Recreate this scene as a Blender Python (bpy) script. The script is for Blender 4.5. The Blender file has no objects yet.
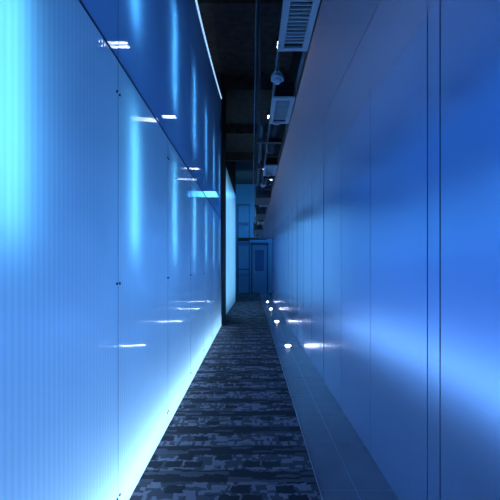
import bpy, bmesh, math, random
from mathutils import Vector
random.seed(3)
CZ=1.30
XL,XR,XS=-0.69,0.83,0.392
COL=bpy.context.scene.collection
try:
    bpy.context.scene.view_settings.view_transform='Standard'
except Exception: pass

# ---------------- materials ----------------
def mat(name):
    m=bpy.data.materials.new(name); m.use_nodes=True
    nt=m.node_tree; nt.nodes.clear()
    out=nt.nodes.new('ShaderNodeOutputMaterial')
    return m,nt,out
def prin(name,col,rough=0.5,metal=0.0,emit=None,es=0.0,bump=None,spec=0.5,var=0.0,vscale=6):
    m,nt,out=mat(name)
    p=nt.nodes.new('ShaderNodeBsdfPrincipled')
    p.inputs['Base Color'].default_value=(*col,1)
    p.inputs['Roughness'].default_value=rough
    p.inputs['Metallic'].default_value=metal
    p.inputs['Specular IOR Level'].default_value=spec
    if emit:
        p.inputs['Emission Color'].default_value=(*emit,1)
        p.inputs['Emission Strength'].default_value=es
    tc=nt.nodes.new('ShaderNodeTexCoord')
    if var>0:
        n=nt.nodes.new('ShaderNodeTexNoise'); n.inputs['Scale'].default_value=vscale; n.inputs['Detail'].default_value=5
        nt.links.new(tc.outputs['Object'],n.inputs['Vector'])
        mx=nt.nodes.new('ShaderNodeMix'); mx.data_type='RGBA'
        mx.inputs[6].default_value=(*[c*(1-var) for c in col],1)
        mx.inputs[7].default_value=(*[min(1,c*(1+var)) for c in col],1)
        nt.links.new(n.outputs['Fac'],mx.inputs[0]); nt.links.new(mx.outputs[2],p.inputs['Base Color'])
    if bump:
        n2=nt.nodes.new('ShaderNodeTexNoise'); n2.inputs['Scale'].default_value=bump[0]; n2.inputs['Detail'].default_value=6
        nt.links.new(tc.outputs['Object'],n2.inputs['Vector'])
        b=nt.nodes.new('ShaderNodeBump'); b.inputs['Strength'].default_value=bump[1]; b.inputs['Distance'].default_value=0.02
        nt.links.new(n2.outputs['Fac'],b.inputs['Height']); nt.links.new(b.outputs['Normal'],p.inputs['Normal'])
    nt.links.new(p.outputs[0],out.inputs[0])
    return m

def translucent(name,tcol,gloss_rough,ribs,fres=1.45,gl=(0.8,0.9,1),ribbump=0.0003,ribmin=.8):
    m,nt,out=mat(name); L=nt.links
    t=nt.nodes.new('ShaderNodeBsdfTranslucent')
    g=nt.nodes.new('ShaderNodeBsdfGlossy'); g.inputs['Roughness'].default_value=gloss_rough
    g.inputs['Color'].default_value=(*gl,1)
    d=nt.nodes.new('ShaderNodeBsdfDiffuse'); d.inputs['Color'].default_value=(tcol[0]*.2,tcol[1]*.2,tcol[2]*.25,1)
    a=nt.nodes.new('ShaderNodeAddShader')
    L.new(t.outputs[0],a.inputs[0]); L.new(d.outputs[0],a.inputs[1])
    f=nt.nodes.new('ShaderNodeFresnel'); f.inputs['IOR'].default_value=fres
    mx=nt.nodes.new('ShaderNodeMixShader')
    L.new(f.outputs[0],mx.inputs[0]); L.new(a.outputs[0],mx.inputs[1]); L.new(g.outputs[0],mx.inputs[2])
    tc=nt.nodes.new('ShaderNodeTexCoord')
    n=nt.nodes.new('ShaderNodeTexNoise'); n.inputs['Scale'].default_value=1.1; n.inputs['Detail'].default_value=3
    L.new(tc.outputs['Object'],n.inputs['Vector'])
    c=nt.nodes.new('ShaderNodeMix'); c.data_type='RGBA'
    c.inputs[6].default_value=(*[x*.7 for x in tcol],1); c.inputs[7].default_value=(*tcol,1)
    L.new(n.outputs['Fac'],c.inputs[0])
    w=nt.nodes.new('ShaderNodeTexWave'); w.wave_type='BANDS'; w.bands_direction='Y'; w.inputs['Scale'].default_value=ribs
    w.inputs['Distortion'].default_value=0
    L.new(tc.outputs['Object'],w.inputs['Vector'])
    mr=nt.nodes.new('ShaderNodeMapRange'); mr.inputs['To Min'].default_value=ribmin; mr.inputs['To Max'].default_value=1.0
    L.new(w.outputs['Fac'],mr.inputs['Value'])
    mm=nt.nodes.new('ShaderNodeVectorMath'); mm.operation='SCALE'
    L.new(c.outputs[2],mm.inputs[0]); L.new(mr.outputs[0],mm.inputs['Scale'])
    L.new(mm.outputs[0],t.inputs['Color'])
    b=nt.nodes.new('ShaderNodeBump'); b.inputs['Strength'].default_value=1; b.inputs['Distance'].default_value=ribbump
    L.new(w.outputs['Fac'],b.inputs['Height']); L.new(b.outputs['Normal'],g.inputs['Normal'])
    L.new(mx.outputs[0],out.inputs[0])
    return m

M_poly=translucent('ribbed_polycarbonate',(0.66,0.80,1.0),0.04,9.0,1.42,ribbump=.00020,ribmin=.88)
M_poly2=translucent('opal_polycarbonate',(0.7,0.9,1.0),0.2,9.0,1.06)
M_glass=translucent('frosted_glass',(0.34,0.50,0.86),0.012,9.0,1.5,ribbump=.00003,ribmin=.97)
M_dark=prin('dark_metal',(0.012,0.014,0.02),0.45,0.6)
M_frame=prin('blue_steel_frame',(0.04,0.07,0.14),0.5,0.2)
M_seam=prin('seam_rubber',(0.03,0.06,0.15),0.5)
M_gask=prin('gasket_rubber',(0.015,0.03,0.09),0.6,spec=.3)
M_chrome=prin('steel',(0.5,0.55,0.6),0.3,1.0)
M_boltm=prin('bolt_steel',(0.05,0.07,0.12),0.4,0.8)
M_white=prin('light_box_white',(0.7,0.8,0.9),0.8,var=.05)
M_ceilrough=prin('dark_sprayed_ceiling',(0.11,0.07,0.065),0.9,bump=(9,1.0),var=.8,vscale=7)
M_wallpanel=prin('satin_blue_metal',(0.40,0.54,0.90),0.26,0.82,var=.04,vscale=2)
M_ceilpanel=prin('grey_metal_ceiling',(0.60,0.46,0.46),0.24,0.75,var=.04,vscale=3)
M_duct=prin('duct_metal',(0.11,0.11,0.12),0.45,0.7,var=.3)
M_grille=prin('grille_grey',(0.46,0.48,0.52),0.45,0.2)
M_black=prin('void_black',(0.004,0.004,0.006),0.9)
M_lamp=prin('lamp_lens',(0.9,0.95,1),0.3,emit=(0.85,0.92,1.0),es=38)
M_led=prin('led_white',(0.9,0.95,1),0.3,emit=(0.8,0.88,1.0),es=13)
M_tube=prin('tube_glow',(0.9,0.95,1),0.3,emit=(0.35,0.65,1.0),es=1.2)
M_endwall=prin('painted_blue_wall',(0.14,0.28,0.5),0.6,var=.1)
M_door=prin('door_paint',(0.11,0.22,0.42),0.4,var=.1)
M_pillar=prin('dark_concrete',(0.03,0.03,0.04),0.8,bump=(20,.4),var=.3)
M_glazing=prin('door_glazing',(0.05,0.12,0.3),0.1)

def carpet():
    m,nt,out=mat('patterned_carpet'); L=nt.links
    p=nt.nodes.new('ShaderNodeBsdfPrincipled'); p.inputs['Roughness'].default_value=0.85; p.inputs['Specular IOR Level'].default_value=.25
    tc=nt.nodes.new('ShaderNodeTexCoord')
    wn=nt.nodes.new('ShaderNodeTexNoise'); wn.inputs['Scale'].default_value=22; wn.inputs['Detail'].default_value=3
    L.new(tc.outputs['Object'],wn.inputs['Vector'])
    s1=nt.nodes.new('ShaderNodeVectorMath'); s1.operation='SUBTRACT'; s1.inputs[1].default_value=(.5,.5,.5)
    L.new(wn.outputs['Color'],s1.inputs[0])
    s2=nt.nodes.new('ShaderNodeVectorMath'); s2.operation='MULTIPLY'; s2.inputs[1].default_value=(.045,.05,0)
    L.new(s1.outputs[0],s2.inputs[0])
    s3=nt.nodes.new('ShaderNodeVectorMath'); s3.operation='ADD'
    L.new(tc.outputs['Object'],s3.inputs[0]); L.new(s2.outputs[0],s3.inputs[1])
    VW=s3.outputs[0]
    def cells(vec,cx,cy):
        v=nt.nodes.new('ShaderNodeVectorMath'); v.operation='SNAP'
        v.inputs[1].default_value=(cx,cy,10)
        L.new(vec,v.inputs[0])
        n=nt.nodes.new('ShaderNodeTexWhiteNoise'); L.new(v.outputs[0],n.inputs['Vector']); return n.outputs['Value']
    def ramp(src,a,b):
        r=nt.nodes.new('ShaderNodeMapRange'); r.inputs['From Min'].default_value=a; r.inputs['From Max'].default_value=b; r.clamp=True
        L.new(src,r.inputs['Value']); return r.outputs[0]
    def math_(op,a,b):
        q=nt.nodes.new('ShaderNodeMath'); q.operation=op
        for i,v in enumerate((a,b)):
            if isinstance(v,(int,float)): q.inputs[i].default_value=v
            else: L.new(v,q.inputs[i])
        return q.outputs[0]
    w=nt.nodes.new('ShaderNodeTexWave'); w.bands_direction='Y'; w.inputs['Scale'].default_value=.88
    L.new(VW,w.inputs['Vector'])
    rows=ramp(w.outputs['Fac'],.30,.38)
    br=nt.nodes.new('ShaderNodeTexBrick'); br.inputs['Scale'].default_value=1
    br.inputs['Brick Width'].default_value=.13; br.inputs['Row Height'].default_value=.10; br.inputs['Mortar Size'].default_value=.009
    br.inputs['Color1'].default_value=(0,0,0,1); br.inputs['Color2'].default_value=(.75,.75,.75,1); br.inputs['Mortar'].default_value=(1,1,1,1)
    L.new(VW,br.inputs['Vector'])
    bw=nt.nodes.new('ShaderNodeRGBToBW'); L.new(br.outputs['Color'],bw.inputs[0])
    motif=ramp(bw.outputs[0],.22,.34)
    c2=ramp(cells(VW,.022,.06),.35,.37)
    c3=ramp(cells(VW,.09,.03),.25,.27)
    a=math_('MULTIPLY',rows,math_('MULTIPLY',motif,math_('ADD',math_('MULTIPLY',math_('MULTIPLY',c2,c3),.75),.25)))
    inv=math_('SUBTRACT',1.0,rows)
    a=math_('ADD',a,math_('MULTIPLY',inv,math_('MULTIPLY',ramp(cells(VW,.15,.03),.72,.74),.35)))
    mx=nt.nodes.new('ShaderNodeMix'); mx.data_type='RGBA'
    mx.inputs[6].default_value=(.020,.018,.026,1); mx.inputs[7].default_value=(.20,.17,.21,1)
    L.new(a,mx.inputs[0]); L.new(mx.outputs[2],p.inputs['Base Color'])
    n2=nt.nodes.new('ShaderNodeTexNoise'); n2.inputs['Scale'].default_value=300
    L.new(tc.outputs['Object'],n2.inputs['Vector'])
    b=nt.nodes.new('ShaderNodeBump'); b.inputs['Strength'].default_value=.4; b.inputs['Distance'].default_value=.004
    L.new(n2.outputs['Fac'],b.inputs['Height']); L.new(b.outputs[0],p.inputs['Normal'])
    L.new(p.outputs[0],out.inputs[0]); return m
M_carpet=carpet()
M_tile=prin('polished_stone',(0.17,0.155,0.18),0.2,var=.25,vscale=5)
M_grout=prin('pale_grout',(0.36,0.38,0.48),0.7)

# ---------------- mesh helpers ----------------
class MB:
    def __init__(s): s.bm=bmesh.new(); s.mats=[]
    def mi(s,m):
        if m not in s.mats: s.mats.append(m)
        return s.mats.index(m)
    def hexa(s,v,m):
        i=s.mi(m); v=[s.bm.verts.new(p) for p in v]
        for f in ((0,1,3,2),(4,6,7,5),(0,4,5,1),(2,3,7,6),(0,2,6,4),(1,5,7,3)):
            fc=s.bm.faces.new([v[k] for k in f]); fc.material_index=i
    def box(s,x0,x1,y0,y1,z0,z1,m):
        s.hexa([(x,y,z) for x in (x0,x1) for y in (y0,y1) for z in (z0,z1)],m)
    def poly(s,pts,m):
        f=s.bm.faces.new([s.bm.verts.new(p) for p in pts]); f.material_index=s.mi(m)
    def cyl(s,a,b,r,m,n=16,r2=None):
        a=Vector(a); b=Vector(b); d=b-a; i=s.mi(m)
        q=d.to_track_quat('Z','Y'); r2=r if r2 is None else r2
        A=[];B=[]
        for k in range(n):
            t=2*math.pi*k/n; o=Vector((math.cos(t),math.sin(t),0))
            A.append(s.bm.verts.new(a+q@(o*r))); B.append(s.bm.verts.new(b+q@(o*r2)))
        for k in range(n):
            f=s.bm.faces.new((A[k],A[(k+1)%n],B[(k+1)%n],B[k])); f.material_index=i; f.smooth=True
        f=s.bm.faces.new(A[::-1]); f.material_index=i
        f=s.bm.faces.new(B); f.material_index=i
    def make(s,name,parent=None,recalc=True):
        if recalc: bmesh.ops.recalc_face_normals(s.bm,faces=s.bm.faces[:])
        me=bpy.data.meshes.new(name); s.bm.to_mesh(me); s.bm.free()
        for m in s.mats: me.materials.append(m)
        o=bpy.data.objects.new(name,me); COL.objects.link(o)
        if parent: o.parent=parent
        return o
def empty(name,loc=(0,0,0)):
    e=bpy.data.objects.new(name,None); e.location=loc; COL.objects.link(e); return e
def area(name,loc,rot,sx,sy,col,pw,parent=None,spread=180):
    l=bpy.data.lights.new(name,'AREA'); l.shape='RECTANGLE'; l.size=sx; l.size_y=sy; l.color=col; l.energy=pw
    l.spread=math.radians(spread)
    o=bpy.data.objects.new(name,l); o.location=loc; o.rotation_euler=rot; COL.objects.link(o)
    if parent: o.parent=parent
    return o

YB=-2.5; YLE=9.0; YE=16.3; YEND=21.0; ZTOP=5.7; RAIL=2.37
# ---------------- floor ----------------
b=MB(); b.box(XL-.5,XS,YB,YEND,-.1,0,M_carpet); b.make('floor')
b=MB()
y=2.34-0.6*8
while y<YEND-.05:
    b.box(XS+.006,XS+.216,y+.002,min(y+.598,YEND),-.1,0.0,M_tile)
    b.box(XS+.2185,XR,y+.002,min(y+.598,YEND),-.1,0.0,M_tile); y+=.6
b.box(XS+.006,XR,YB,YEND,-.1,-.001,M_grout)
b.make('floor_stone_strip')
b=MB(); b.box(XS,XS+.006,YB,YEND,-.05,.003,M_chrome); b.make('trim_1')
b=MB(); b.box(XR,2.2,YE,YEND,-.1,0,M_carpet); b.make('floor_lobby')

# ---------------- left luminous wall ----------------
def topz(y):
    if y<4.9: return CZ+3.27
    t=min(1,(y-4.9)/(YLE-4.9)); return CZ+3.27+.53*t**1.3
ys=[YB,0,2.5,4.9]+[4.9+(YLE-4.9)*k/10 for k in range(1,11)]
wl=empty('wall_left')
b=MB()
b.poly([(XL,YB,0),(XL,YLE,0),(XL,YLE,RAIL),(XL,YB,RAIL)],M_poly)
for a,c in zip(ys,ys[1:]):
    b.poly([(XL,a,RAIL),(XL,c,RAIL),(XL,c,topz(c)),(XL,a,topz(a))],M_glass)
b.make('panels',wl,recalc=False)
b=MB()
for k in range(-3,6):
    y=2.06+1.22*k
    b.box(XL-.002,XL+.001,y-.001,y+.001,0.0,RAIL,M_seam)
    for zz in (.12,1.22,2.2):
        for dy in (-.022,.022):
            b.cyl((XL,y+dy,zz),(XL+.006,y+dy,zz),.007,M_boltm,10)
for k in range(-1,4):
    y=2.06+2.44*k
    b.box(XL-.002,XL+.001,y-.001,y+.001,RAIL,topz(y),M_seam)
b.box(XL-.01,XL+.004,YB,YLE,RAIL-.005,RAIL+.005,M_seam)
b.make('joints',wl)
b=MB()
b.box(XL-.55,XL-.5,YB,YLE,0,ZTOP,M_white)
b.make('light_box_back',wl)
b=MB()
for a,c in zip(ys,ys[1:]):
    b.cyl((XL-.01,a,topz(a)+.02),(XL-.01,c,topz(c)+.02),.024,M_tube,10)
b.make('cove_tube_lamp',wl)
# lamps inside
lb=empty('wall_light_box')
BL=(0.075,0.31,0.72); CY=(0.16,0.66,0.95); WH=(0.44,0.78,1.0)
RX=(0,math.radians(-90),0)   # face +x
for k in range(-1,7):
    y=1.14+1.22*k
    area('fluorescent_lower_%d'%(k+2),(XL-.13,y,1.80),RX,.8,.04,CY,1.35,lb)
    area('fluorescent_upper_%d'%(k+2),(XL-.13,y,3.2),RX,.9,.04,CY,2.3,lb)
area('wash_lower',(XL-.45,(YB+YLE)/2,.95),RX,1.7,YLE-YB,BL,22,lb)
area('wash_upper',(XL-.45,(YB+YLE)/2,3.4),RX,2.0,YLE-YB,(0.04,0.15,.75),5,lb)
area('base_strip',(XL-.22,(YB+YLE)/2,.06),(0,math.radians(-106),0),.08,YLE-YB,WH,72,lb)

b=MB(); b.box(XL-.5,XL+.02,YLE,YLE+1.3,0,ZTOP,M_pillar); b.make('pillar')
wf=empty('wall_left_far')
b=MB()
b.poly([(XL-.04,YLE+1.3,0),(XL+.05,15.6,0),(XL+.05,15.6,4.1),(XL-.04,YLE+1.3,4.1)],M_poly2)
b.make('panel',wf,recalc=False)
b=MB()
b.box(XL-.4,XL-.35,YLE+1.3,15.6,0,ZTOP,M_white)
b.box(XL-.35,XL+.05,15.6,15.75,0,ZTOP,M_pillar)
b.make('box_and_end',wf)
area('far_lamp',(XL-.25,13,2.0),RX,3.6,5,(.30,.72,1),85,wf)
# ---------------- right wall ----------------
b=MB()
b.box(XR,XR+.12,YB,YE,0,ZTOP,M_black)
b.make('wall_right_backing')
js=[1.74,1.865]
y=1.865
while y<YE-.9: 
    y+=.9; js.append(y)
js=[YB,-.9,0.0,.87]+js
b=MB()
for a,c in zip(js,js[1:]+[YE]):
    y0,y1=a+.0003,c-.0003; z0,z1=.006,CZ+1.1825; xf=XR-.012
    t1=random.uniform(-.0015,.0015)
    if c-a<.3: t1=0
    b.hexa([(xf-t1,y0,z0),(xf-t1,y0,z1),(xf+t1,y1,z0),(xf+t1,y1,z1),(XR-.0005,y0,z0),(XR-.0005,y0,z1),(XR-.0005,y1,z0),(XR-.0005,y1,z1)],M_wallpanel)
    if a>YB:
        hw=.0018 if 1.7<a<1.9 else .0012+.0003*a
        b.box(XR-.0137,XR-.001,a-hw,a+hw,z0,z1-.001,M_gask)
b.make('wall_right')
# ---------------- ceilings ----------------
b=MB(); y=-2.4
CX0=.31
while y<YE:
    e=min(y+.62,YE)
    b.box(CX0,CX0+.255,y+.0015,e-.0015,CZ+1.183,CZ+1.205,M_ceilpanel)
    b.box(CX0+.258,XR-.002,y+.0015,e-.0015,CZ+1.183,CZ+1.205,M_ceilpanel)
    y+=.62
b.box(CX0,XR,YB,YE,CZ+1.206,CZ+1.23,M_black)
b.make('ceiling_panels')
b=MB(); b.box(XL-.6,2.2,YB,YEND+.1,ZTOP,ZTOP+.1,M_ceilrough)
for yy in (3.2,6.2,9.2,12.2,15.2):
    b.box(XL-.5,XR,yy,yy+.18,ZTOP-.3,ZTOP,M_ceilrough)
b.make('ceiling')
sv=empty('ceiling_services')
b=MB()
b.box(.145,.155,YB,YE,CZ+1.19,CZ+1.26,M_duct)
b.box(.295,.305,YB,YE,CZ+1.19,CZ+1.26,M_duct)
y=.6
while y<YE:
    b.box(.155,.295,y,y+.04,CZ+1.24,CZ+1.26,M_duct); y+=.55
b.make('tray',sv)
def grille(y0,y1):
    b=MB(); x0,x1=.14,.30; z=CZ+1.175
    b.box(x0,x0+.03,y0,y1,z,z+.014,M_grille); b.box(x1-.03,x1,y0,y1,z,z+.014,M_grille)
    b.box(x0+.03,x1-.03,y0,y0+.03,z,z+.014,M_grille); b.box(x0+.03,x1-.03,y1-.03,y1,z,z+.014,M_grille)
    n=int((y1-y0-.07)/.03); 
    for i in range(n):
        yy=y0+.04+i*.03
        b.box(x0+.03,x1-.03,yy,yy+.009,z+.003,z+.012,M_grille)
    b.box(x0+.01,x1-.01,y0+.01,y1-.01,z+.0141,z+.12,M_black)
    b.make('air_grille',sv)
grille(1.45,2.17); grille(2.77,3.26); grille(4.6,5.1); grille(7.2,7.7); grille(10.2,10.8)
def spot(y):  # small round spotlight with a stem, modelled unlit
    b=MB(); x=.155; z=CZ+1.16
    b.cyl((x,y,z+.12),(x,y,z+.04),.010,M_grille,12)
    b.cyl((x,y,z+.05),(x,y,z+.02),.014,M_grille,20,.036)
    b.cyl((x,y,z+.02),(x,y,z-.01),.036,M_grille,20,.04)
    b.cyl((x,y,z-.0101),(x,y,z-.03),.03,M_grille,20,.016)
    b.make('spotlight_dome',sv)
spot(2.45); spot(5.6); spot(9)
b=MB()
b.cyl((.02,YB,CZ+1.18),(.02,9,CZ+1.18),.004,M_duct,8)
b.make('cable',sv)
b=MB()
b.cyl((.22,3.3,CZ+1.33),(.22,YE,CZ+1.33),.05,M_duct,16)
for yy in (3.5,4.4,5.5,6.6,7.8,9.3,11,13):
    b.cyl((.22,yy,CZ+1.33),(.22,yy+.06,CZ+1.33),.062,M_chrome,16)
b.make('pipe',sv)
b=MB()
b.cyl((.10,3.6,CZ+1.3),(.10,YE,CZ+1.3),.028,M_duct,12)
for yy in (3.9,4.9,6.2,8,10,12.5):
    b.box(.05,.29,yy,yy+.05,CZ+1.225,CZ+1.262,M_duct)
    b.cyl((.08,yy+.02,CZ+1.26),(.08,yy+.02,ZTOP-.02),.006,M_duct,8)
b.make('pipe_hangers',sv)
b=MB()
b.box(.06,.30,6.3,7.0,CZ+1.1,CZ+1.3,M_duct); b.box(.08,.28,8.3,9.4,CZ+1.12,CZ+1.3,M_duct); b.box(.04,.3,11.5,13,CZ+1.1,CZ+1.35,M_duct)
b.make('junction_ducts',sv)
for yy,hz in ((5.58,3.11),(7.3,2.7),(9.0,3.4),(12.9,3.2),(12.2,2.7)):
    b=MB(); z=CZ+hz
    b.box(.34,.64,yy-.1,yy+.1,z+.006,z+.06,M_dark)
    b.box(.335,.34,yy-.1,yy+.1,z-.03,z+.06,M_dark)
    for i in range(6):
        for j2 in range(2):
            b.box(.355+i*.046,.38+i*.046,yy-.075+j2*.1,yy-.02+j2*.1,z,z+.0058,M_led)
    b.cyl((.48,yy,z+.06),(.48,yy,ZTOP),.008,M_dark,8)
    b.make('led_light_fixture')
# ---------------- floor lights ----------------
for yy in (6.67,9.7,12.7,15.4):
    b=MB()
    b.cyl((.60,yy,-.002),(.60,yy,.004),.062,M_chrome,28)
    b.cyl((.60,yy,.0041),(.60,yy,.015),.048,M_lamp,28,.03)
    b.make('floor_uplight')
# ---------------- far end ----------------
b=MB(); b.box(XL-.5,2.2,YEND,YEND+.1,0,ZTOP,M_endwall); b.make('wall_end')
b=MB(); b.box(2.2,2.3,YE,YEND+.1,0,ZTOP,M_endwall); b.make('wall_lobby_right')
b=MB(); b.box(XR,2.2,YE-.1,YE,0,ZTOP,M_black); b.make('wall_lobby_return')
b=MB(); b.box(XL-.6,XL-.5,15.75,YEND,0,ZTOP,M_endwall); b.make('wall_lobby_left')
b=MB(); b.box(XL-.5,XR,YB-.1,YB,0,ZTOP,M_dark); b.make('wall_back')
def door(x0,x1,h,name,yy=YEND-.002):
    b=MB()
    b.box(x0-.06,x0,yy-.05,yy,0,h+.06,M_frame); b.box(x1,x1+.06,yy-.05,yy,0,h+.06,M_frame); b.box(x0,x1,yy-.05,yy,h,h+.06,M_frame)
    b.box(x0,x1,yy-.025,yy-.001,0.01,h,M_door)
    w=x1-x0
    b.box(x0+w*.2,x1-w*.2,yy-.03,yy-.0251,h*.45,h*.88,M_glazing)
    b.box(x0+.1,x0+.13,yy-.07,yy-.025,1.0,1.15,M_chrome)
    b.make(name)
door(0.02,0.78,2.55,'door_1'); 
b=MB()
x0,x1=-.75,-.12
for x in (x0,x1-.05): b.box(x,x+.05,YEND-.35,YEND-.3,0,4.6,M_frame)
for z in (1.2,2.7,3.6,4.55): b.box(x0+.05,x1-.05,YEND-.35,YEND-.3,z,z+.06,M_frame)
b.box(x0,.75,YEND-.6,YEND-.36,2.75,2.85,M_dark)
b.make('glazed_screen_frame')
area('lobby_light',(0.9,19,4.8),(0,0,0),1.2,1.5,(0.08,0.42,1),45)
area('lobby_light',(-.3,17.5,4.2),(math.radians(75),0,0),.8,.8,(0.1,0.58,1),38)

w=bpy.data.worlds.new('World'); bpy.context.scene.world=w; w.use_nodes=True
w.node_tree.nodes['Background'].inputs[0].default_value=(.02,.04,.1,1); w.node_tree.nodes['Background'].inputs[1].default_value=.1
c=bpy.data.cameras.new('camera'); c.sensor_width=36; c.lens=36*400/500; c.shift_x=-.004; c.shift_y=.036; c.clip_start=.02
co=bpy.data.objects.new('camera',c); co.location=(0,0,CZ); co.rotation_euler=(math.radians(90),0,0); COL.objects.link(co)
bpy.context.scene.camera=co
